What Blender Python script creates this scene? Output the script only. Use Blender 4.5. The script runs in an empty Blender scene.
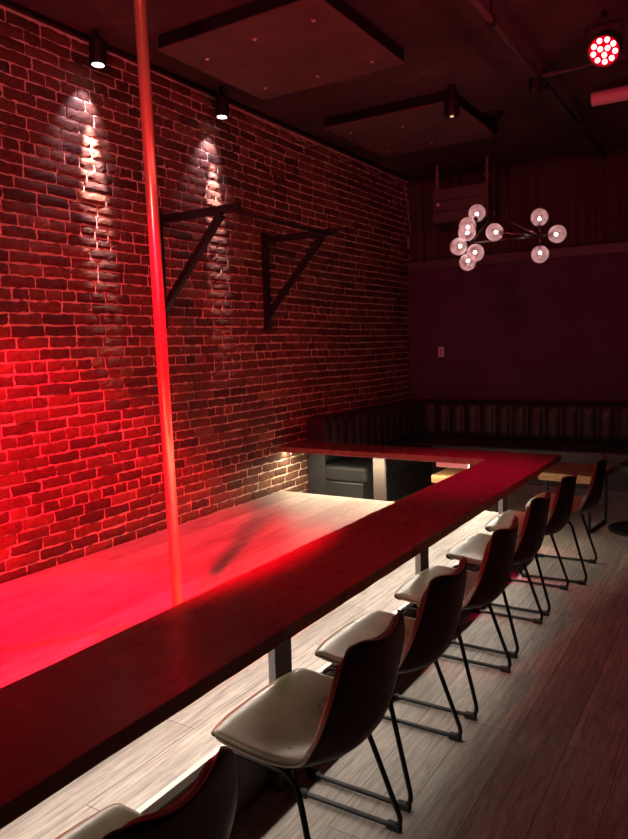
import bpy, bmesh, math, random
from mathutils import Vector, Matrix
random.seed(7)
PI = math.pi
C = bpy.context.scene.collection
S = bpy.context.scene

# ------------------------------------------------------------ camera
F_PX = 704.81
RC = Matrix(((0.84896746, -0.02882297, 0.5276585),
             (0.52757575, 0.10348141, -0.84318173),
             (-0.03029985, 0.99421368, 0.10305865)))
cd = bpy.data.cameras.new('camera'); cam = bpy.data.objects.new('camera', cd); C.objects.link(cam)
cam.matrix_world = Matrix.Translation((0, 0, 1.52)) @ RC.to_4x4()
cd.sensor_fit = 'VERTICAL'; cd.sensor_height = 24; cd.lens = 24 * F_PX / 839
cd.clip_start = 0.05
S.camera = cam

# ------------------------------------------------------------ world and light
S.view_settings.view_transform = 'Standard'; S.view_settings.look = 'None'
S.view_settings.exposure = 0; S.view_settings.gamma = 1
W = bpy.data.worlds.new('world'); S.world = W; W.use_nodes = True
W.node_tree.nodes['Background'].inputs[0].default_value = (0.02, 0.003, 0.008, 1)
W.node_tree.nodes['Background'].inputs[1].default_value = 0.05

RED = (1.0, 0.0, 0.017)
WHITE = (1.0, 0.87, 0.73)
def aim(o, target):
    d = Vector(target) - o.location
    o.rotation_euler = d.to_track_quat('-Z', 'Y').to_euler()
def spot(name, loc, target, watt, col, deg, blend, size=0.05):
    l = bpy.data.lights.new(name, 'SPOT'); o = bpy.data.objects.new(name, l); C.objects.link(o)
    o.location = loc; aim(o, target); l.energy = watt; l.color = col
    l.spot_size = math.radians(deg); l.spot_blend = blend; l.shadow_soft_size = size
    return o
def area(name, loc, target, watt, col, sx, sy):
    l = bpy.data.lights.new(name, 'AREA'); o = bpy.data.objects.new(name, l); C.objects.link(o)
    l.shape = 'RECTANGLE'; l.size = sx; l.size_y = sy
    o.location = loc; aim(o, target); l.energy = watt; l.color = col
    return o
# red wash from par cans in view and out of frame, plus unseen added fills
spot('stage_wash_light', (-1.62, 0.90, 3.2), (-2.95, 2.36, 0.28), 2300, RED, 50, 0.40, 0.09)
spot('par_can_light', (-0.81, 4.60, 3.12), (-2.75, 1.7, 0.28), 5200, RED, 29, 0.7, 0.025)
spot('counter_end_light', (-0.81, 4.56, 3.12), (-1.72, 4.45, 0.66), 320, (1, 0.0, 0.09), 46, 1.0, 0.05)
spot('counter_fill_light', (-0.95, -0.15, 3.1), (-1.5, 3.0, 0.66), 230, RED, 32, 1.0, 0.05)  # unseen fill added to redden the bar top
spot('pole_fill_light', (-0.6, 0.2, 3.0), (-2.27, 2.34, 2.0), 420, RED, 34, 0.9, 0.05)  # unseen spot added to redden the pole up to the ceiling
spot('wall_fill_light', (-1.3, 0.6, 3.2), (-3.5, 4.7, 1.9), 165, (1.0, 0.10, 0.12), 80, 1.0, 0.1)  # unseen pinkish fill added to lift the upper brick wall
spot('ceiling_wash_light', (0.1, 3.0, 2.7), (-0.6, 3.9, 3.4), 75, (1, 0.05, 0.10), 150, 1.0, 0.1)
area('room_fill_light', (-1.15, 2.6, 3.3), (-1.15, 2.6, 0.0), 8.5, (1.0, 0.11, 0.12), 0.2, 3.0)  # unseen overhead fill added to light the floor, not the chair backs
area('back_fill_light', (-0.4, 0.6, 2.3), (-1.5, 6.5, 3.2), 3.0, (1.0, 0.26, 0.50), 1.2, 0.8)  # unseen pink fill added for the ceiling and back wall

# led tape under the two counters
area('counter_led_light', (-1.50, 2.75, 0.608), (-1.50, 2.75, 0.0), 24, WHITE, 0.012, 5.0).rotation_euler = (0, 0, 0)
area('cross_counter_led_light', (-2.57, 5.055, 0.6095), (-2.57, 5.075, 0.0), 21, (1.0, 0.82, 0.55), 1.79, 0.012).rotation_euler = (0, 0, 0)

# ------------------------------------------------------------ node helpers
def mat(name, col=(.5, .5, .5), rough=.5, metal=0, spec=.5, coat=0):
    m = bpy.data.materials.new(name); m.use_nodes = True
    b = m.node_tree.nodes['Principled BSDF']
    b.inputs['Base Color'].default_value = (*col, 1); b.inputs['Roughness'].default_value = rough
    b.inputs['Metallic'].default_value = metal; b.inputs['Specular IOR Level'].default_value = spec
    b.inputs['Coat Weight'].default_value = coat
    return m
def N(m, t, **k):
    n = m.node_tree.nodes.new(t)
    for a, v in k.items(): setattr(n, a, v)
    return n
def L(m, a, ai, b, bi): m.node_tree.links.new(a.outputs[ai], b.inputs[bi])
def bsdf(m): return m.node_tree.nodes['Principled BSDF']
def objco(m, scale=(1, 1, 1), rot=(0, 0, 0)):
    tc = N(m, 'ShaderNodeTexCoord'); mp = N(m, 'ShaderNodeMapping')
    mp.inputs['Scale'].default_value = scale; mp.inputs['Rotation'].default_value = rot
    L(m, tc, 'Object', mp, 'Vector'); return mp
def noise(m, src, scale, detail=4, rough=.55, dist=0):
    n = N(m, 'ShaderNodeTexNoise'); n.inputs['Scale'].default_value = scale
    n.inputs['Detail'].default_value = detail; n.inputs['Roughness'].default_value = rough
    n.inputs['Distortion'].default_value = dist
    if src: L(m, src, 0, n, 'Vector')
    return n
def ramp(m, src, stops, out='Fac'):
    r = N(m, 'ShaderNodeValToRGB'); e = r.color_ramp.elements
    while len(e) < len(stops): e.new(.5)
    for i, (p, c) in enumerate(stops):
        e[i].position = p; e[i].color = (*c, 1) if len(c) == 3 else c
    L(m, src, out, r, 'Fac'); return r
def mix(m, mode, fac, a, b):
    n = N(m, 'ShaderNodeMix'); n.data_type = 'RGBA'; n.blend_type = mode
    if isinstance(fac, (int, float)): n.inputs[0].default_value = fac
    else: L(m, fac[0], fac[1], n, 0)
    L(m, a[0], a[1], n, 6); L(m, b[0], b[1], n, 7); return n
def bump(m, src, out, strength, dist, prev=None):
    b = N(m, 'ShaderNodeBump'); b.inputs['Strength'].default_value = strength
    b.inputs['Distance'].default_value = dist; L(m, src, out, b, 'Height')
    if prev: L(m, prev, 0, b, 'Normal')
    L(m, b, 0, bsdf(m), 'Normal'); return b

# ------------------------------------------------------------ materials
def plank_floor(name, w=.185, ln=1.3, lo=(.26, .225, .195), hi=(.52, .47, .42)):
    m = mat(name, rough=.42, spec=.4)
    mp = objco(m, rot=(0, 0, PI / 2))
    br = N(m, 'ShaderNodeTexBrick'); L(m, mp, 0, br, 'Vector'); br.offset = .37; br.offset_frequency = 2
    br.inputs['Scale'].default_value = 1; br.inputs['Brick Width'].default_value = ln
    br.inputs['Row Height'].default_value = w; br.inputs['Mortar Size'].default_value = .0018
    br.inputs['Color1'].default_value = (.70, .70, .70, 1); br.inputs['Color2'].default_value = (1, 1, 1, 1)
    br.inputs['Mortar'].default_value = (.32, .3, .28, 1)
    mg = objco(m, (22, 1.6, 1)); g = noise(m, mg, 4.0, 10, .72, .9)
    mg2 = objco(m, (5, .7, 1)); g2 = noise(m, mg2, 2.2, 3, .5, 1.6)
    wv = N(m, 'ShaderNodeTexWave'); wv.inputs['Scale'].default_value = 9; wv.inputs['Distortion'].default_value = 9
    wv.inputs['Detail'].default_value = 3; wv.inputs['Detail Scale'].default_value = .7
    mw = objco(m, (1, .14, 1)); L(m, mw, 0, wv, 'Vector')
    r = ramp(m, g, [(.34, lo), (.62, hi)])
    r2 = ramp(m, g2, [(.3, (.72, .72, .72)), (.7, (1.06, 1.06, 1.06))])
    rw = ramp(m, wv, [(0, (.86, .855, .85)), (.5, (1, 1, 1))])
    a = mix(m, 'MULTIPLY', 1, (r, 0), (r2, 0)); b = mix(m, 'MULTIPLY', 1, (a, 2), (rw, 0))
    c = mix(m, 'MULTIPLY', 1, (b, 2), (br, 'Color'))
    L(m, c, 2, bsdf(m), 'Base Color')
    rr = ramp(m, g2, [(.2, (.34,) * 3), (.8, (.55,) * 3)]); L(m, rr, 0, bsdf(m), 'Roughness')
    b1 = bump(m, g, 'Fac', .12, .004); bump(m, br, 'Fac', -.3, .003, b1)
    return m
M = {}
M['floor'] = plank_floor('grey_plank_floor')
M['stage'] = plank_floor('stage_plank', .17, 1.2, (.33, .30, .275), (.64, .59, .545))

def brick_mat():
    m = mat('old_brick', rough=.72, spec=.35)
    at = N(m, 'ShaderNodeAttribute', attribute_name='tone')
    mp = objco(m); n1 = noise(m, mp, 34, 6, .7); n2 = noise(m, mp, 3.0, 3, .5); n3 = noise(m, mp, 120, 3, .6)
    base = ramp(m, at, [(0, (.065, .034, .025)), (.35, (.11, .048, .032)), (.7, (.17, .078, .046)), (1, (.24, .125, .075))])
    v = ramp(m, n1, [(.25, (.45, .45, .45)), (.6, (1, 1, 1)), (.85, (1.35, 1.25, 1.2))])
    a = mix(m, 'MULTIPLY', 1, (base, 0), (v, 0))
    L(m, a, 2, bsdf(m), 'Base Color')
    b1 = bump(m, n1, 'Fac', .38, .006); bump(m, n3, 'Fac', .3, .002, b1)
    return m
M['brick'] = brick_mat()
def mortar_mat():
    m = mat('lime_mortar', rough=.9, spec=.2); mp = objco(m)
    n1 = noise(m, mp, 26, 6, .7)
    r = ramp(m, n1, [(.25, (.40, .32, .25)), (.45, (.72, .61, .48)), (.75, (.85, .75, .60))])
    L(m, r, 0, bsdf(m), 'Base Color'); bump(m, n1, 'Fac', .7, .006); return m
M['mortar'] = mortar_mat()
def bar_wood():
    m = mat('stained_plank', rough=.34, spec=.5, coat=.12)
    mp = objco(m, (9, .9, 9)); g = noise(m, mp, 4, 6, .6, 1.2)
    mk = objco(m, (2.2, 1.5, 1)); vo = N(m, 'ShaderNodeTexVoronoi'); vo.inputs['Scale'].default_value = 1.35; L(m, mk, 0, vo, 'Vector')
    kn = ramp(m, vo, [(.0, (.25, .25, .25)), (.07, (.45, .45, .45)), (.13, (1, 1, 1))], 'Distance')
    r = ramp(m, g, [(.25, (.15, .06, .055)), (.8, (.24, .10, .085))])
    a = mix(m, 'MULTIPLY', 1, (r, 0), (kn, 0)); L(m, a, 2, bsdf(m), 'Base Color')
    g2 = noise(m, objco(m, (3, 1, 1)), 5, 5, .6)
    rr = ramp(m, g2, [(.25, (.20,) * 3), (.8, (.42,) * 3)]); L(m, rr, 0, bsdf(m), 'Roughness')
    bump(m, g, 'Fac', .25, .004); return m
M['bar'] = bar_wood()
def block_wood():
    m = mat('chunky_oak', rough=.45); mp = objco(m, (3, 14, 14)); g = noise(m, mp, 3, 5, .6, .8)
    r = ramp(m, g, [(.3, (.20, .10, .04)), (.75, (.46, .27, .12))]); L(m, r, 0, bsdf(m), 'Base Color')
    bump(m, g, 'Fac', .3, .004); return m
M['block'] = block_wood()
def leather(name, c1, c2, rough):
    m = mat(name, rough=rough, spec=.5); mp = objco(m)
    n = noise(m, mp, 5, 4, .6, 0)
    r = ramp(m, n, [(.3, c1), (.72, c2)]); L(m, r, 0, bsdf(m), 'Base Color')
    rr = ramp(m, n, [(.3, (rough - .07,) * 3), (.7, (rough + .1,) * 3)]); L(m, rr, 0, bsdf(m), 'Roughness')
    return m
M['seat'] = leather('olive_brown_leather', (.075, .066, .028), (.165, .145, .072), .30)
M['shellback'] = leather('shaded_brown_leather', (.016, .009, .007), (.026, .016, .012), .40)  # seat leather darkened; shade on the outer shell put into the colour
M['piping'] = mat('seat_piping', (.20, .15, .09), .45)
M['vinyl'] = leather('charcoal_vinyl', (.022, .026, .030), (.036, .041, .045), .42)
M['black'] = mat('black_steel', (.012, .012, .013), .42, .3)
M['rubber'] = mat('black_rubber', (.01, .01, .01), .7)
M['post'] = mat('grey_flat_steel', (.34, .32, .30), .5, .2)
M['crosspost'] = mat('worn_brown_steel', (.12, .105, .095), .6, .1)
M['barpost'] = mat('dark_flat_steel', (.13, .125, .12), .5, .1)
M['riser'] = leather('dark_riser_board', (.16, .14, .125), (.22, .19, .17), .6)
M['nosing'] = mat('pale_metal_nosing', (.75, .72, .68), .35, .3)
M['white'] = mat('white_plastic', (.8, .78, .76), .4)
M['tube'] = mat('milky_tube', (.62, .52, .52), .35)
M['rope'] = mat('pale_rope', (.42, .34, .33), .8)
M['hvac'] = mat('dark_grille', (.10, .075, .085), .5)
M['gun'] = mat('gunmetal', (.22, .17, .16), .3, .9)
def pole_mat():
    m = mat('brass_pole', (.90, .62, .38), .28, .75); return m
M['pole'] = pole_mat()
def ceil_mat():
    m = mat('dark_popcorn_ceiling', rough=.75, spec=.3); mp = objco(m)
    n = noise(m, mp, 60, 5, .7); n2 = noise(m, mp, 1.6, 4, .6, .6)
    r = ramp(m, n2, [(.35, (.055, .038, .042)), (.62, (.09, .06, .066)), (.72, (.17, .12, .13))]); L(m, r, 0, bsdf(m), 'Base Color')
    bump(m, n, 'Fac', .9, .02); return m
M['ceil'] = ceil_mat()
def panel_mat():
    m = mat('painted_panel', rough=.6, spec=.4); mp = objco(m); n = noise(m, mp, 2.5, 5, .6, .5)
    r = ramp(m, n, [(.3, (.085, .060, .064)), (.7, (.15, .105, .11))]); L(m, r, 0, bsdf(m), 'Base Color'); return m
M['panel'] = panel_mat()
def wall_mat():
    m = mat('plum_wall', rough=.55, spec=.4); mp = objco(m); n = noise(m, mp, 3.2, 6, .65, 1.2); n2 = noise(m, mp, 11, 5, .7, 1.5)
    r = ramp(m, n, [(.3, (.07, .03, .075)), (.7, (.10, .045, .105))]); L(m, r, 0, bsdf(m), 'Base Color')
    bump(m, n2, 'Fac', .7, .03); return m
M['plum'] = wall_mat()
M['plumtrim'] = mat('slate_trim', (.10, .075, .10), .5)
M['curtain'] = mat('black_curtain', (.075, .048, .055), .85, 0, .2)
M['darkwall'] = mat('dark_wall', (.05, .035, .04), .7)

def emis(name, col, st):
    m = bpy.data.materials.new(name); m.use_nodes = True; nt = m.node_tree; nt.nodes.clear()
    e = nt.nodes.new('ShaderNodeEmission'); e.inputs[0].default_value = (*col, 1); e.inputs[1].default_value = st
    o = nt.nodes.new('ShaderNodeOutputMaterial'); nt.links.new(e.outputs[0], o.inputs[0]); return m
M['led_red'] = emis('red_led', (1, .30, .30), 6)
M['redface'] = emis('red_face', (1, 0, .01), .9)
M['lens'] = emis('spot_lens', (1, .88, .86), 4)
M['bulb'] = emis('globe_bulb', (1, .80, .78), 26)
M['ledtape'] = emis('led_tape', WHITE, 3)
M['warmled'] = emis('warm_led', (1, .45, .25), 1.5)
def glass_mat():
    m = mat('bubble_glass', (1, .93, .93), .08, 0, .6); b = bsdf(m)
    nt = m.node_tree; t = N(m, 'ShaderNodeBsdfTransparent'); t.inputs[0].default_value = (.95, .88, .88, 1)
    mx = N(m, 'ShaderNodeMixShader'); fr = N(m, 'ShaderNodeLayerWeight'); fr.inputs[0].default_value = .45
    r = ramp(m, fr, [(0, (.22,) * 3), (1, (.9,) * 3)], 'Facing')
    L(m, r, 0, mx, 0); L(m, t, 0, mx, 1); L(m, b, 0, mx, 2)
    out = nt.nodes['Material Output']; L(m, mx, 0, out, 0)
    bump(m, noise(m, objco(m), 40, 3), 'Fac', .4, .01)
    return m
M['glass'] = glass_mat()

# ------------------------------------------------------------ mesh helpers
def link(name, bm, m, parent=None, smooth=False, bevel=0, seg=2, sub=0):
    bmesh.ops.recalc_face_normals(bm, faces=bm.faces)
    me = bpy.data.meshes.new(name); bm.to_mesh(me); bm.free()
    o = bpy.data.objects.new(name, me); C.objects.link(o)
    for x in (m if isinstance(m, (list, tuple)) else [m]): me.materials.append(x)
    if smooth:
        for p in me.polygons: p.use_smooth = True
    if bevel:
        b = o.modifiers.new('bevel', 'BEVEL'); b.width = bevel; b.segments = seg; b.limit_method = 'ANGLE'
    if sub:
        s = o.modifiers.new('sub', 'SUBSURF'); s.levels = s.render_levels = sub
    if parent: o.parent = parent
    return o
def box(bm, x0, x1, y0, y1, z0, z1, mi=0):
    v = [bm.verts.new((x, y, z)) for x in (x0, x1) for y in (y0, y1) for z in (z0, z1)]
    for f in ((0, 1, 3, 2), (4, 6, 7, 5), (0, 4, 5, 1), (2, 3, 7, 6), (0, 2, 6, 4), (1, 5, 7, 3)):
        bm.faces.new([v[i] for i in f]).material_index = mi
    return v
def bx(name, x0, x1, y0, y1, z0, z1, m, parent=None, bevel=0, **k):
    bm = bmesh.new(); box(bm, x0, x1, y0, y1, z0, z1); return link(name, bm, m, parent, bevel=bevel, **k)
def tube(bm, pts, r, n=10, closed=False):
    pts = [Vector(p) for p in pts]; rings = []; k = len(pts); up = None
    for i, p in enumerate(pts):
        a = pts[(i - 1) % k] if (closed or i) else p; b = pts[(i + 1) % k] if (closed or i < k - 1) else p
        t = (b - a).normalized()
        if up is None:
            up = Vector((0, 0, 1)) if abs(t.z) < .9 else Vector((1, 0, 0))
        u = (up - t * up.dot(t)).normalized(); up = u; w = t.cross(u)
        rr = r[i] if isinstance(r, (list, tuple)) else r
        rings.append([bm.verts.new(p + (u * math.cos(2 * PI * j / n) + w * math.sin(2 * PI * j / n)) * rr) for j in range(n)])
    for i in range(k if closed else k - 1):
        A, B = rings[i], rings[(i + 1) % k]
        off = 0
        if closed and i == k - 1:
            off = min(range(n), key=lambda s: sum((A[j].co - B[(j + s) % n].co).length for j in range(n)))
        for j in range(n): bm.faces.new((A[j], A[(j + 1) % n], B[(j + 1 + off) % n], B[(j + off) % n]))
    if not closed:
        bm.faces.new(rings[0][::-1]); bm.faces.new(rings[-1])
def rounded(pts, r, closed=True, n=5):
    pts = [Vector(p) for p in pts]; out = []; k = len(pts)
    for i, p in enumerate(pts):
        if not closed and i in (0, k - 1): out.append(p); continue
        a = (pts[i - 1] - p); b = (pts[(i + 1) % k] - p)
        rr = min(r, a.length * .45, b.length * .45)
        s = p + a.normalized() * rr; e = p + b.normalized() * rr
        for j in range(n + 1):
            t = j / n; out.append(s * (1 - t) ** 2 + p * 2 * t * (1 - t) + e * t * t)
    return out
def lathe(bm, prof, c=(0, 0, 0), n=24, axis=None):
    c = Vector(c); q = Vector((0, 0, 1)).rotation_difference(Vector(axis).normalized()) if axis else None
    rings = []
    for r, z in prof:
        ring = []
        for j in range(n):
            v = Vector((max(r, 1e-4) * math.cos(2 * PI * j / n), max(r, 1e-4) * math.sin(2 * PI * j / n), z))
            if q: v = q @ v
            ring.append(bm.verts.new(c + v))
        rings.append(ring)
    for a, b in zip(rings, rings[1:]):
        for j in range(n): bm.faces.new((a[j], a[(j + 1) % n], b[(j + 1) % n], b[j]))
    bm.faces.new(rings[0][::-1]); bm.faces.new(rings[-1])
def sphere(bm, c, r, n=20):
    bmesh.ops.create_uvsphere(bm, u_segments=n, v_segments=n // 2 + 2, radius=r, matrix=Matrix.Translation(c))
def tag(o, label, cat, group=None, kind=None):
    o['label'] = label; o['category'] = cat
    if group: o['group'] = group
    if kind: o['kind'] = kind
    return o
def thing(name, loc, label, cat, group=None, rz=0):
    o = bpy.data.objects.new(name, None); C.objects.link(o); o.location = loc; o.rotation_euler = (0, 0, rz)
    o.empty_display_size = .1
    return tag(o, label, cat, group)
def struct(o): o['kind'] = 'structure'; return o
def copy_tree(o, parent=None):
    c = o.copy(); C.objects.link(c); c.parent = parent
    for ch in [x for x in o.children]: copy_tree(ch, c)
    return c

# ------------------------------------------------------------ setting
XW, YB, ZC = -3.48, 7.73, 3.42
XR, Y0 = 2.6, -1.6
SH, SX, SY = 0.28, -1.37, 4.96        # stage height, front edge, back edge
struct(bx('floor', XW - .2, XR + .1, Y0 - .1, YB + .2, -.1, 0, M['floor']))
struct(bx('ceiling', XW - .2, XR + .1, Y0 - .1, YB + .2, ZC, ZC + .1, M['ceil']))
struct(bx('wall_right', XR, XR + .1, Y0, YB, 0, ZC, M['darkwall']))
struct(bx('wall_front', XW, XR, Y0 - .1, Y0, 0, ZC, M['darkwall']))
struct(bx('wall_back', XW - .1, XR, YB + .08, YB + .2, 0, ZC, M['darkwall']))
def brick_wall():
    bm = bmesh.new(); tone = bm.verts.layers.float.new('tone'); rnd = random.Random(3)
    box(bm, XW - .2, XW - .0042, Y0, YB + .08, 0, ZC, 1)
    ch = .0675; row = 0; z = .0
    ph = [rnd.uniform(0, 6) for _ in range(6)]
    def wave(y, zz): return .006 * math.sin(y * 1.1 + ph[0] + zz) + .004 * math.sin(y * 2.7 + ph[1] + zz * 2)
    while z < 3.42:
        header = row % 6 == 3
        y = Y0 - (0 if row % 2 else .107) + rnd.uniform(-.02, .02); bl = .107 if header else .214
        while y < YB:
            l = bl * rnd.uniform(.93, 1.07)
            if not header and rnd.random() < .05: l = .11
            g = rnd.uniform(.009, .013); gz = rnd.uniform(.009, .012)
            y0, y1, z0, z1 = y + g / 2, y + l - g / 2, z + gz / 2, z + ch - gz / 2
            top_gap = 3.415
            if z1 < top_gap:
                d = max(.002, rnd.gauss(.005, .002)); t = min(1, max(0, rnd.gauss(.45, .22)))
                if rnd.random() < .07: t = .02
                nu, nv = (4 if header else 6), 3; grid = []
                for i in range(nu + 1):
                    c_ = []
                    for j in range(nv + 1):
                        yy = y0 + (y1 - y0) * i / nu; zz = z0 + (z1 - z0) * j / nv
                        edge = i in (0, nu) or j in (0, nv); corner = i in (0, nu) and j in (0, nv)
                        px = XW + d + rnd.gauss(0, .0009) - (.0035 if edge else 0) - (.003 if corner else 0)
                        e = .0026 if edge else .001
                        v = bm.verts.new((px, yy + rnd.gauss(0, e), zz + rnd.gauss(0, e) + wave(yy, z)))
                        v[tone] = min(1, max(0, t + rnd.gauss(0, .07))); c_.append(v)
                    grid.append(c_)
                for i in range(nu):
                    for j in range(nv): bm.faces.new((grid[i][j], grid[i + 1][j], grid[i + 1][j + 1], grid[i][j + 1]))
                rim = [grid[i][0] for i in range(nu + 1)] + [grid[nu][j] for j in range(1, nv + 1)] + [grid[i][nv] for i in range(nu - 1, -1, -1)] + [grid[0][j] for j in range(nv - 1, 0, -1)]
                bk = []
                for v in rim:
                    w = bm.verts.new((XW - .016, v.co.y, v.co.z)); w[tone] = v[tone]; bk.append(w)
                for i in range(len(rim)): bm.faces.new((rim[i], bk[i], bk[(i + 1) % len(rim)], rim[(i + 1) % len(rim)]))
            y += l
        z += ch; row += 1
    me = bpy.data.meshes.new('wall_left'); bm.normal_update(); bm.to_mesh(me); bm.free()
    o = bpy.data.objects.new('wall_left', me); C.objects.link(o); me.materials.append(M['brick']); me.materials.append(M['mortar'])
    return struct(o)
brick_wall()
struct(bx('trim_3', XW - .02, XW + .03, Y0, YB, 3.392, ZC, M['black']))
# stage platform
st = thing('stage', (0, 0, 0), 'low wooden stage platform with grey plank top beside the brick wall', 'stage')
bx('stage_deck', XW + .018, SX - .02, Y0 + .02, SY, SH - .03, SH, M['stage'], st)
bx('riser', SX - .06, SX - .022, Y0 + .02, SY - .03, 0, SH - .03, M['riser'], st)
bx('rear_riser', XW + .018, SX - .022, SY - .03, SY - .005, 0, SH - .03, M['riser'], st)
bx('edge_nosing', SX - .022, SX, Y0 + .02, SY, SH - .028, SH + .003, M['nosing'], st, bevel=.002)

# lower wall panel, ledge and curtain at the back
pw = struct(bx('trim_1', XW, XR, YB, YB + .08, 0, 2.36, M['plum']))
struct(bx('trim_2', XW, XR, YB - .035, YB + .08, 2.36, 2.46, M['plumtrim'], bevel=.006))
def curtain(x0, x1, seed, label):
    rnd = random.Random(seed); bm = bmesh.new(); n = int((x1 - x0) / .014); amp = []; ph = 0; A = .02
    cols = []
    for i in range(n + 1):
        x = x0 + (x1 - x0) * i / n
        ph += .62 + .22 * math.sin(i * .05 + seed) + rnd.uniform(-.06, .06)
        if i % 15 == 0: A = rnd.uniform(.014, .030)
        col = []
        for j in range(9):
            z = 2.462 + (ZC - .03 - 2.462) * j / 8
            col.append(bm.verts.new((x + .01 * math.sin(z * 3 + i * .1), YB + .005 + A * math.sin(ph + .3 * math.sin(z * 4)) * (1.1 - .05 * j), z)))
        cols.append(col)
    for a, b in zip(cols, cols[1:]):
        for j in range(8): bm.faces.new((a[j], b[j], b[j + 1], a[j + 1]))
    o = link('curtain', bm, M['curtain'], smooth=True)
    s = o.modifiers.new('s', 'SOLIDIFY'); s.thickness = .003
    return tag(o, label, 'curtain')
curtain(XW + .12, XR - .05, 5, 'dark pleated curtain hanging along the top of the back wall')

# ceiling panels
def ceil_panel(x0, x1, y0, y1, label, bolts):
    t = thing('ceiling_panel', ((x0 + x1) / 2, (y0 + y1) / 2, 3.33), label, 'ceiling panel', 'square ceiling panels')
    cx, cy = (x0 + x1) / 2, (y0 + y1) / 2
    bx('board', x0 - cx, x1 - cx, y0 - cy, y1 - cy, 0, .012, M['panel'], t, bevel=.002)
    bx('shaded_edge', x0 - cx + .004, x1 - cx - .004, y0 - cy + .004, y1 - cy - .004, .012, .088, M['black'], t)  # board sides made black; the shade on them is put into the colour
    for (u, v) in bolts:
        bm = bmesh.new(); lathe(bm, [(.011, -.006), (.013, 0), (.013, .002)], ((u - .5) * (x1 - x0), (v - .5) * (y1 - y0), 0), 10)
        link('bolt', bm, M['nosing'], t, smooth=False)
ceil_panel(-3.12, -1.985, 3.33, 4.42, 'large dark square panel bolted to the ceiling nearest the camera', [(.14, .25), (.14, .82), (.5, .2), (.5, .85), (.86, .2), (.86, .85)])
ceil_panel(-3.12, -1.99, 5.28, 6.42, 'dark square panel on the ceiling between the spotlight and the back curtain', [(.12, .2), (.12, .85), (.5, .3), (.5, .85)])

# ------------------------------------------------------------ counters
ZB, TB = .66, .047
def plank(bm, x0, x1, y0, y1, z0, z1, along='y', seed=1):
    rnd = random.Random(seed); n = 60; rows = []
    for i in range(n + 1):
        t = i / n; j0 = rnd.gauss(0, .0012); j1 = rnd.gauss(0, .0012)
        if along == 'y':
            y = y0 + (y1 - y0) * t; pts = [(x0 + j0, y, z0), (x1 + j1, y, z0), (x1 + j1, y, z1), (x0 + j0, y, z1)]
        else:
            x = x0 + (x1 - x0) * t; pts = [(x, y0 + j0, z0), (x, y1 + j1, z0), (x, y1 + j1, z1), (x, y0 + j0, z1)]
        rows.append([bm.verts.new(p) for p in pts])
    for a, b in zip(rows, rows[1:]):
        for k in range(4): bm.faces.new((a[k], a[(k + 1) % 4], b[(k + 1) % 4], b[k]))
    bm.faces.new(rows[0]); bm.faces.new(rows[-1][::-1])
bar = thing('bar_counter', (0, 0, 0), 'long red-lit plank bar counter running along the stage edge', 'bar counter')
bm = bmesh.new(); plank(bm, -1.645, -1.205, -.9, 5.38, ZB - TB, ZB); link('countertop', bm, M['bar'], bar, bevel=.004)
for y in (-.55, .67, 1.893, 3.115, 4.43):
    bx('leg', -1.366, -1.336, y - .05, y + .05, 0, ZB - TB, M['barpost'], bar, bevel=.002)
bx('led_strip', -1.508, -1.492, -.5, 5.25, ZB - TB - .003, ZB - TB, M['ledtape'], bar)
cc = thing('cross_counter', (0, 0, 0), 'short plank counter crossing from the brick wall to the long bar', 'bar counter')
bm = bmesh.new(); plank(bm, XW + .004, -1.648, 5.0, 5.385, ZB - TB, ZB, 'x', 4)
o = link('countertop', bm, M['bar'], cc, bevel=.004)
bx('leg', -2.66, -2.555, 4.966, 4.996, 0, ZB - TB, M['crosspost'], cc, bevel=.002).location.y = .185
bx('led_strip', -3.46, -1.68, 5.047, 5.063, ZB - TB - .003, ZB - TB, M['ledtape'], cc)
bx('power_box', -2.04, -1.79, 5.0, 5.04, ZB - TB - .036, ZB - TB, M['white'], cc, bevel=.003)
bm = bmesh.new(); sphere(bm, (-3.40, 5.02, ZB - TB - .014), .014, 12); link('cable_clip', bm, M['white'], cc, smooth=True)

# ------------------------------------------------------------ dance pole
pt = thing('dance_pole', (-2.25, 2.35, SH + .0005), 'tall brass dance pole standing on the stage', 'pole')
bm = bmesh.new(); tube(bm, [(0, 0, 0), (-.014, -.010, 1.5), (-.028, -.018, ZC - SH)], .0262, 32); link('shaft', bm, M['pole'], pt, smooth=True)
bm = bmesh.new(); lathe(bm, [(.09, 0), (.09, .008), (.05, .014), (.034, .03), (.034, .045), (.027, .047)], (0, 0, 0), 32); link('base_flange', bm, M['pole'], pt, smooth=False)
bm = bmesh.new(); lathe(bm, [(.027, -.05), (.05, -.03), (.08, -.008), (.08, 0)], (-.028, -.018, ZC - SH), 32); link('top_flange', bm, M['pole'], pt)

# ------------------------------------------------------------ bar chairs
def hw(v):   # half width along the shell
    P = [(0, .155), (.04, .190), (.1, .216), (.16, .228), (.35, .237), (.5, .238), (.62, .232), (.78, .218), (.88, .204), (.94, .190), (.975, .172), (1, .142)]
    for (a, x), (b, y) in zip(P, P[1:]):
        if v <= b:
            t = (v - a) / (b - a); t = t * t * (3 - 2 * t) if False else t; return x + (y - x) * t
    return P[-1][1]
PROF = [(-.21, .425), (-.208, .443), (-.17, .452), (-.09, .442), (0, .430), (.08, .421), (.145, .424), (.190, .448), (.215, .50), (.228, .57), (.236, .632), (.245, .692), (.256, .748)]
def prof(v):
    s = v * (len(PROF) - 1); i = min(int(s), len(PROF) - 2); t = s - i
    def g(k): return Vector(PROF[max(0, min(len(PROF) - 1, k))])
    a, b, c, d = g(i - 1), g(i), g(i + 1), g(i + 2)
    return .5 * ((2 * b) + (c - a) * t + (2 * a - 5 * b + 4 * c - d) * t * t + (3 * b - a - 3 * c + d) * t ** 3)
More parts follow.
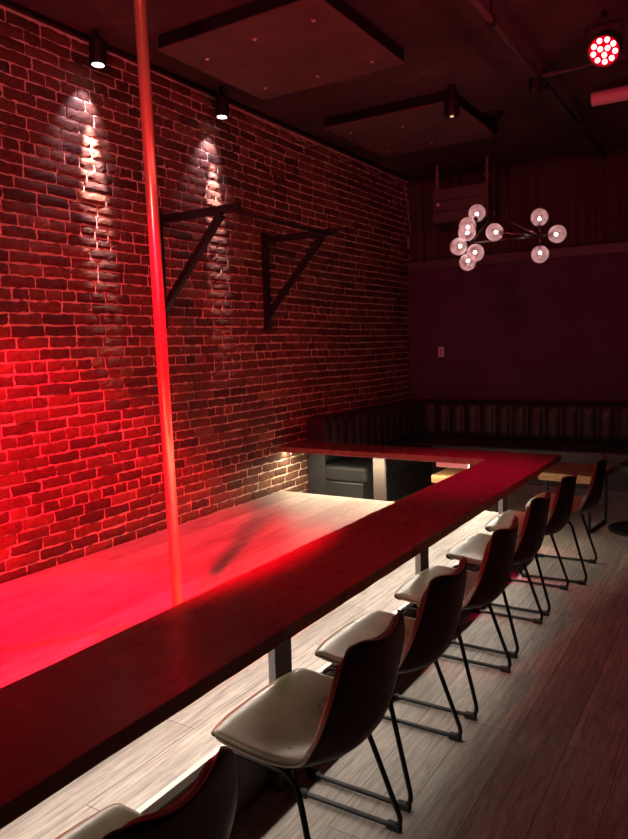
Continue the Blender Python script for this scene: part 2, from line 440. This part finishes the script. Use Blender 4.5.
def shell_point(u, v):
    p = prof(v); q = prof(min(1, v + .01)) - prof(max(0, v - .01)); q.normalize()
    nrm = Vector((-q.y, q.x))          # upward / forward side
    lift = (.006 + .055 * math.exp(-((v - .58) / .2) ** 2) + .06 * max(0, v - .5)) * abs(u) ** 2.3 * min(1, v / .22)
    p = p + nrm * lift
    x, z = p
    if v > .8:
        k = (v - .8) / .2; z += k * (.050 * abs(u) ** 2.2 - .055 * max(0, (abs(u) - .5) / .5) ** 2.2)
    if v < .2: x += .055 * abs(u) ** 3.2 * (1 - v / .2)
    return Vector((x, u * hw(v), z))
def make_chair(label):
    t = thing('bar_chair', (0, 0, 0), label, 'chair', 'leather bucket chairs along the bar')
    bm = bmesh.new(); nu, nv = 20, 44; H = .0115
    P = [[shell_point(-1 + 2 * i / nu, j / nv) for i in range(nu + 1)] for j in range(nv + 1)]
    def nrm(j, i):
        du = P[j][min(nu, i + 1)] - P[j][max(0, i - 1)]; dv = P[min(nv, j + 1)][i] - P[max(0, j - 1)][i]
        n = dv.cross(du); n.normalize(); return n
    NN = [[nrm(j, i) for i in range(nu + 1)] for j in range(nv + 1)]
    loop = [(0, i) for i in range(nu)] + [(j, nu) for j in range(nv)] + [(nv, i) for i in range(nu, 0, -1)] + [(j, 0) for j in range(nv, 0, -1)]
    top = [[bm.verts.new(P[j][i] + NN[j][i] * H) for i in range(nu + 1)] for j in range(nv + 1)]
    bot = [[bm.verts.new(P[j][i] - NN[j][i] * H) for i in range(nu + 1)] for j in range(nv + 1)]
    for j in range(nv):
        for i in range(nu):
            bm.faces.new((top[j][i], top[j][i + 1], top[j + 1][i + 1], top[j + 1][i])).material_index = 0
            bm.faces.new((bot[j][i], bot[j + 1][i], bot[j + 1][i + 1], bot[j][i + 1])).material_index = 1
    mid = []; pipe = []; k = len(loop)
    for q, (j, i) in enumerate(loop):
        a = P[loop[(q + 1) % k][0]][loop[(q + 1) % k][1]] - P[loop[q - 1][0]][loop[q - 1][1]]
        o_ = a.cross(NN[j][i]); o_.normalize()
        mid.append(bm.verts.new(P[j][i] + o_ * .009)); pipe.append(P[j][i] + o_ * .0035 - NN[j][i] * (H - .001))
    for q in range(k):
        j, i = loop[q]; j2, i2 = loop[(q + 1) % k]
        bm.faces.new((top[j][i], mid[q], mid[(q + 1) % k], top[j2][i2])).material_index = 0
        bm.faces.new((mid[q], bot[j][i], bot[j2][i2], mid[(q + 1) % k])).material_index = 1
    o = link('seat_shell', bm, [M['seat'], M['shellback']], t, smooth=True)
    b = o.modifiers.new('b', 'SUBSURF'); b.levels = b.render_levels = 1
    for _ in range(6): pipe = [(pipe[q - 1] + pipe[q] * 2 + pipe[(q + 1) % k]) / 4 for q in range(k)]
    bm = bmesh.new(); tube(bm, pipe, .0028, 6, True)
    link('piping', bm, M['piping'], t, smooth=True)
    for sy in (-1, 1):
        a = [(-.165, sy * .185, .402), (.075, sy * .185, .389), (.192, sy * .235, .013), (-.235, sy * .235, .013)]
        bm = bmesh.new(); tube(bm, rounded(a, .055), .0085, 10, True); fr = link('sled_leg', bm, M['black'], t, smooth=True)
        for px in (.156, -.19):
            bm = bmesh.new(); box(bm, px - .024, px + .024, sy * .235 - .012, sy * .235 + .012, .0005, .024); link('foot_cap', bm, M['rubber'], fr, bevel=.004)
    for px, pz in ((-.12, .399), (.04, .391)):
        bm = bmesh.new(); tube(bm, [(px, -.185, pz), (px, .185, pz)], .008, 8); link('crossbar', bm, M['black'], t, smooth=True)
    return t
spots = [(-1.075, .84, 0, 'brown leather bucket chair nearest the camera, cut off by the bottom left edge'),
         (-1.075, 1.635, 0, 'brown leather bucket chair second from the camera, with its whole lit seat showing'),
         (-1.09, 2.21, 0, 'brown leather bucket chair third from the camera along the bar'),
         (-1.09, 2.855, 0, 'brown leather bucket chair fourth from the camera along the bar, mid row'),
         (-1.105, 3.49, 0, 'brown leather bucket chair fifth from the camera, third from the far end of the row'),
         (-1.10, 4.09, 0, 'brown leather bucket chair second from the far end of the bar'),
         (-1.035, 4.69, 3, 'brown leather bucket chair at the far end of the row, near the wooden stool')]
proto = make_chair(spots[0][3])
for i, (x, y, r, lab) in enumerate(spots):
    c = proto if i == 0 else copy_tree(proto)
    c.location = (x, y, 0); c.rotation_euler = (0, 0, math.radians(r)); c['label'] = lab

# ------------------------------------------------------------ wooden stools
def stool(x, y, rz, label):
    t = thing('wooden_stool', (x, y, 0), label, 'stool', 'chunky wooden stools by the counters', rz)
    bx('seat_block', -.22, .22, -.27, .27, .40, .465, M['block'], t, bevel=.008)
    for sx in (-.17, .17):
        a = [(sx, -.22, .39), (sx, .22, .39), (sx, .22, .012), (sx, -.22, .012)]
        bm = bmesh.new(); tube(bm, rounded(a, .02), .012, 8, True); link('leg_loop', bm, M['black'], t, smooth=True)
    return t
stool(-1.96, 5.50, 0, 'wooden block stool tucked behind the short cross counter')
stool(-1.20, 5.92, math.radians(-6), 'wooden block stool standing beyond the far end of the long bar')

# ------------------------------------------------------------ tufted banquette
def tuft_back(length, z0, z1, thick, pitch):
    """channel tufted cushion along +x, facing -y, back at y=0"""
    bm = bmesh.new(); n = int(round(length / pitch)); sub = 8; rows = 8; cols = []
    for i in range(n * sub + 1):
        t = (i % sub) / sub; b = abs(math.sin(PI * t)) ** .45 if i % sub else 0
        x = length * i / (n * sub); col = []
        for j in range(rows + 1):
            s = j / rows; e = min(1, math.sin(PI * min(1, max(0, s))) * 2.2 + .35) if j not in (0, rows) else .35
            col.append(bm.verts.new((x, -(thick * (.55 + .45 * e) - .03 + .045 * b * e), z0 + (z1 - z0) * s)))
        cols.append([bm.verts.new((x, 0, z0))] + col + [bm.verts.new((x, 0, z1))])
    for a, b in zip(cols, cols[1:]):
        for j in range(len(a) - 1): bm.faces.new((a[j], b[j], b[j + 1], a[j + 1]))
        bm.faces.new((a[0], a[-1], b[-1], b[0]))
    bm.faces.new(cols[0]); bm.faces.new(cols[-1][::-1])
    return bm
bq = thing('banquette', (0, 0, 0), 'L-shaped charcoal channel-tufted banquette along the brick and back walls', 'bench')
YE = 5.42
bx('seat_base', XW + .012, -2.90, YE, YB - .01, .03, .30, M['vinyl'], bq, bevel=.01)
bx('seat_cushion', XW + .012, -2.87, YE, 6.93, .30, .445, M['vinyl'], bq, bevel=.03, seg=4)
bx('seat_base', -2.90, XR - .02, 6.99, YB - .01, .09, .30, M['vinyl'], bq, bevel=.01)
bx('seat_cushion', XW + .012, XR - .02, 6.94, YB - .01, .30, .455, M['vinyl'], bq, bevel=.03, seg=4)
bx('toe_kick', -2.90, XR - .02, 6.985, 7.05, 0, .09, M['hvac'], bq)
o = link('backrest', tuft_back(YB - YE - .03, .43, .865, .17, .15), M['vinyl'], bq, smooth=True)
o.rotation_euler = (0, 0, PI / 2); o.location = (XW + .012, YE + .012, 0)
o = link('backrest', tuft_back(XR - XW - .25, .43, .865, .17, .175), M['vinyl'], bq, smooth=True); o.location = (XW + .2, YB - .005, 0)
bx('end_panel', XW + .012, XW + .20, YE - .012, YE + .01, .03, .87, M['vinyl'], bq, bevel=.01)

# ------------------------------------------------------------ wall rack with two brackets
rk = thing('wall_rack', (0, 0, 0), 'black steel wall rack of two braced brackets joined by a bar on the brick wall', 'rack')
def bar_between(bm, a, b, w, h):
    a, b = Vector(a), Vector(b); t = (b - a).normalized(); s = Vector((0, 1, 0)); u = t.cross(s).normalized()
    vs = [bm.verts.new(p + s * sx * w + u * sz * h) for p in (a, b) for sx, sz in ((-1, -1), (1, -1), (1, 1), (-1, 1))]
    for i in range(4): bm.faces.new((vs[i], vs[(i + 1) % 4], vs[4 + (i + 1) % 4], vs[4 + i]))
    bm.faces.new(vs[3::-1]); bm.faces.new(vs[4:])
for y in (3.60, 4.836):
    bm = bmesh.new(); bar_between(bm, (XW + .045, y, 2.40), (-2.76, y, 2.40), .024, .024); arm = link('arm', bm, M['black'], rk, bevel=.002)
    bm = bmesh.new(); bar_between(bm, (-2.90, y, 2.375), (XW + .045, y, 1.80), .022, .022); link('brace', bm, M['black'], rk, bevel=.002)
    bx('wall_plate', XW + .008, XW + .05, y - .025, y + .025, 1.68, 2.46, M['black'], rk, bevel=.002)
    for z in (1.72, 2.30):
        bm = bmesh.new(); lathe(bm, [(.012, 0), (.012, .008)], (XW + .05, y, z), 6, (1, 0, 0)); link('bolt', bm, M['black'], rk)
bm = bmesh.new(); tube(bm, [(-2.83, 3.58, 2.385), (-2.83, 4.86, 2.385)], .014, 12); link('pull_bar', bm, M['black'], rk, smooth=True)

# ------------------------------------------------------------ wall spotlights
def wall_spot(x, y, z, label, watt):
    t = thing('wall_spotlight', (x, y, z), label, 'spotlight', 'spotlights over the brick wall')
    d = Vector((-.02, -.04, -1)).normalized()
    bm = bmesh.new(); lathe(bm, [(.045, 0), (.052, .01), (.052, .13), (.03, .16)], (0, 0, 0), 24, -d); link('housing', bm, M['black'], t)
    bm = bmesh.new(); lathe(bm, [(.036, -.002), (.036, .0)], (0, 0, 0), 24, -d); link('lens', bm, M['lens'], t)
    bm = bmesh.new(); tube(bm, [-d * .15, (0, 0, ZC - z)], .012, 10); link('stem', bm, M['black'], t, smooth=True)
    p = Vector((x, y, z)) + d * .03
    spot('wall_spot_beam', p, p + Vector((-.21, .03, -1)), watt * 4.2, (1, .60, .60), 20, .8, .012)
    spot('wall_spot_spill', p, p + Vector((-.3, -.12, -1)), watt * .16, (.95, .62, .80), 66, .8, .012)
wall_spot(-3.36, 3.072, 3.222, 'black ceiling spotlight left of the dance pole, shining down the bricks', 160)
wall_spot(-3.36, 4.226, 3.211, 'black ceiling spotlight right of the dance pole, above the wall rack', 120)

# track head at the panel corner
t = thing('ceiling_spotlight', (-1.97, 5.22, 3.2), 'small black cylinder spotlight hanging at the corner of the rear ceiling panel', 'spotlight')
bm = bmesh.new(); lathe(bm, [(.05, 0), (.055, .02), (.055, .12), (.03, .14), (.03, .22)], (0, 0, 0), 24); link('housing', bm, M['black'], t)
bm = bmesh.new(); lathe(bm, [(.014, -.004), (.014, 0)], (0, 0, 0), 16); link('led_chip', bm, M['warmled'], t)

# ------------------------------------------------------------ red par can
pc = thing('par_can', (-.80, 4.62, 3.20), 'round black par can with glowing red LEDs hanging from the ceiling', 'stage light')
ax = (Vector((0, 0, 1.52)) - Vector((-.83, 4.62, 3.18))); ax = (ax.normalized() * .8 + Vector((-.25, -.2, -.45))).normalized()
bm = bmesh.new(); lathe(bm, [(.07, -.10), (.092, -.07), (.095, .0), (.095, .02), (.086, .02), (.086, .0)], (0, 0, 0), 32, ax); link('can_body', bm, M['black'], pc)
q = Vector((0, 0, 1)).rotation_difference(ax)
bm = bmesh.new(); lathe(bm, [(.086, .001), (.086, .004)], (0, 0, 0), 32, ax); link('face_plate', bm, M['redface'], pc)
for r, n in ((.024, 3), (.062, 9)):
    for i in range(n):
        a = 2 * PI * i / n + .3
        bm = bmesh.new(); sphere(bm, q @ Vector((r * math.cos(a), r * math.sin(a), .008)), .0155, 10); link('led', bm, M['led_red'], pc, smooth=True)
bm = bmesh.new(); tube(bm, rounded([(-.10, 0, 0), (-.10, 0, .15), (.10, 0, .15), (.10, 0, 0)], .02, False), .008, 8); link('yoke', bm, M['black'], pc, smooth=True)
bm = bmesh.new(); tube(bm, [(0, 0, .15), (0, 0, ZC - 3.20)], .012, 8); link('clamp', bm, M['black'], pc, smooth=True)

# fluorescent style tube
tb = thing('tube_light', (-.35, 5.49, 3.2), 'unlit milky white tube light hanging at the right edge of the ceiling', 'light fixture')
bm = bmesh.new(); tube(bm, [(-.68, 0, 0), (.68, 0, 0)], .048, 24); link('diffuser', bm, M['tube'], tb, smooth=False, bevel=.006)
bx('mount', -.66, .66, -.02, .02, .045, .085, M['black'], tb)
for x in (-.4, .4):
    bm = bmesh.new(); tube(bm, [(x, 0, .08), (x, 0, ZC - 3.2)], .006, 8); link('hanger', bm, M['black'], tb, smooth=True)

# ceiling pipe with sprinkler junction
pp = thing('ceiling_pipe', (-1.31, 0, 3.31), 'thin sprinkler pipe running along the ceiling to the back curtain', 'pipe')
bm = bmesh.new(); tube(bm, [(0, Y0, 0), (0, YB - .06, 0)], .021, 14); link('pipe_run', bm, M['hvac'], pp, smooth=True)
for y in (2.9, 4.1, 5.3, 6.6):
    bm = bmesh.new(); lathe(bm, [(.03, -.02), (.03, .02)], (0, y, 0), 14, (0, 1, 0)); link('coupling', bm, M['black'], pp)
    bm = bmesh.new(); tube(bm, [(0, y, .02), (0, y, ZC - 3.31)], .005, 6); link('hanger', bm, M['black'], pp, smooth=True)
bm = bmesh.new(); tube(bm, [(0, 5.13, 0), (.55, 5.13, .01)], .014, 10); link('branch_pipe', bm, M['hvac'], pp, smooth=True)
bm = bmesh.new(); lathe(bm, [(.035, -.07), (.05, -.05), (.05, .02), (.02, .04)], (-.02, 5.13, -.03), 14); link('sprinkler_head', bm, M['black'], pp)

# ------------------------------------------------------------ hanging unit at the back
ac = thing('hanging_speaker', (-2.66, 7.38, 2.96), 'dark boxy unit hanging on two ropes in front of the back curtain', 'speaker')
bx('cabinet', -.30, .30, -.13, .13, -.175, .175, M['hvac'], ac, bevel=.008)
for z in (-.06, .05): bx('groove', -.285, .285, -.134, -.13, z - .004, z + .004, M['black'], ac)
bx('indicator', -.255, -.225, -.134, -.13, .0, .035, M['white'], ac)
for x in (-.30, .25):
    bm = bmesh.new(); n = 14
    for ph in (0, PI):
        tube(bm, [(x + .012 * math.sin(i * .8 + ph), .012 * math.cos(i * .8 + ph), .17 + (ZC - 2.96 - .17) * i / n) for i in range(n + 1)], .006, 6)
    link('rope', bm, M['rope'], ac, smooth=True)

# ------------------------------------------------------------ chandelier
import itertools
def at_y(px, py, y):
    d = RC @ Vector((px - 314, -(py - 419.5), -F_PX)); return Vector((0, 0, 1.52)) + d * (y / d.y)
hubA = at_y(494, 214, 6.05); hubB = at_y(540, 236, 5.85); hubC = at_y(471, 243, 5.55)
ch = thing('chandelier', hubA, 'modern black rod chandelier with ten round bubbled glass globes', 'chandelier')
def rod(a, b, r, name='rod', mt='gun'):
    bm = bmesh.new(); tube(bm, [a - hubA, b - hubA], r, 10); return link(name, bm, M[mt], ch, smooth=True)
top = Vector((hubA.x, hubA.y, ZC))
rod(hubA, top, .008, 'stem', 'black'); rod(hubA, hubB, .008); rod(hubA, hubC, .009); rod(hubC, hubB, .008)
bm = bmesh.new(); lathe(bm, [(.075, -.03), (.08, -.02), (.08, 0)], top - hubA, 28); link('canopy', bm, M['black'], ch)
for h in (hubA, hubB, hubC):
    bm = bmesh.new(); lathe(bm, [(.02, -.03), (.024, -.02), (.024, .02), (.02, .03)], h - hubA, 16); link('hub', bm, M['black'], ch)
G = [(hubC, 477, 213, 5.75), (hubC, 467.5, 226, 5.6), (hubC, 467, 232, 5.42), (hubC, 458.7, 246.5, 5.5), (hubC, 475.4, 253, 5.45), (hubC, 467.7, 262.2, 5.6),
     (hubB, 494.5, 232.1, 5.6), (hubB, 539.4, 217.3, 5.85), (hubB, 557.3, 234, 5.8), (hubB, 540, 254.3, 5.85)]
for h, px, py, y in G:
    c = at_y(px, py, y); d = (h - c); L0 = d.length; d.normalize(); R0 = .069
    if L0 > R0 + .02: rod(h, c + d * R0, .006, 'arm')
    bm = bmesh.new(); lathe(bm, [(.016, 0), (.02, .03), (.012, .045)], c - hubA + d * (R0 - .025), 14, d); link('socket', bm, M['black'], ch)
    bm = bmesh.new(); sphere(bm, c - hubA, R0, 24); g = link('glass_globe', bm, M['glass'], ch, smooth=True)
    bm = bmesh.new(); sphere(bm, c - hubA + d * .012, .013, 10); link('bulb', bm, M['bulb'], g, smooth=True)

# ------------------------------------------------------------ small things
sw = thing('wall_switch', (-3.075, YB, 1.412), 'small pale switch plate on the dark back wall left of the banquette corner', 'switch')
bx('plate', -.036, .036, -.006, 0, -.058, .058, M['white'], sw, bevel=.002)
bx('rocker', -.014, .014, -.010, -.006, -.03, .03, M['tube'], sw, bevel=.001)
ps = thing('pedestal_stool', (-.735, 5.93, 0), 'round pedestal base on the floor at the right edge', 'stool')
bm = bmesh.new(); lathe(bm, [(.215, 0), (.22, .006), (.22, .022), (.205, .03), (.05, .045), (.03, .06)], (0, 0, 0), 48); link('base_disc', bm, M['black'], ps)
bm = bmesh.new(); tube(bm, [(0, 0, .05), (0, 0, .46)], .025, 16); link('column', bm, M['black'], ps, smooth=True)
bm = bmesh.new(); lathe(bm, [(.13, .46), (.15, .48), (.15, .52), (.14, .535)], (0, 0, 0), 40); link('seat_pad', bm, M['vinyl'], ps)
# loose cable along the top of the bricks
rnd = random.Random(11); pts = []
for i in range(46):
    y = 5.0 + 2.62 * i / 45
    pts.append((XW + .02 + rnd.uniform(0, .012), y, 3.345 + .02 * math.sin(i * .55) + rnd.uniform(-.008, .008)))
pts += [(XW + .03, 7.66, 3.22), (XW + .05, 7.68, 2.95), (XW + .06, 7.69, 2.8)]
bm = bmesh.new(); tube(bm, pts, .006, 6); tag(link('loose_cable', bm, M['rope'], smooth=True), 'pale loose cable running along the top of the brick wall to the corner', 'cable')
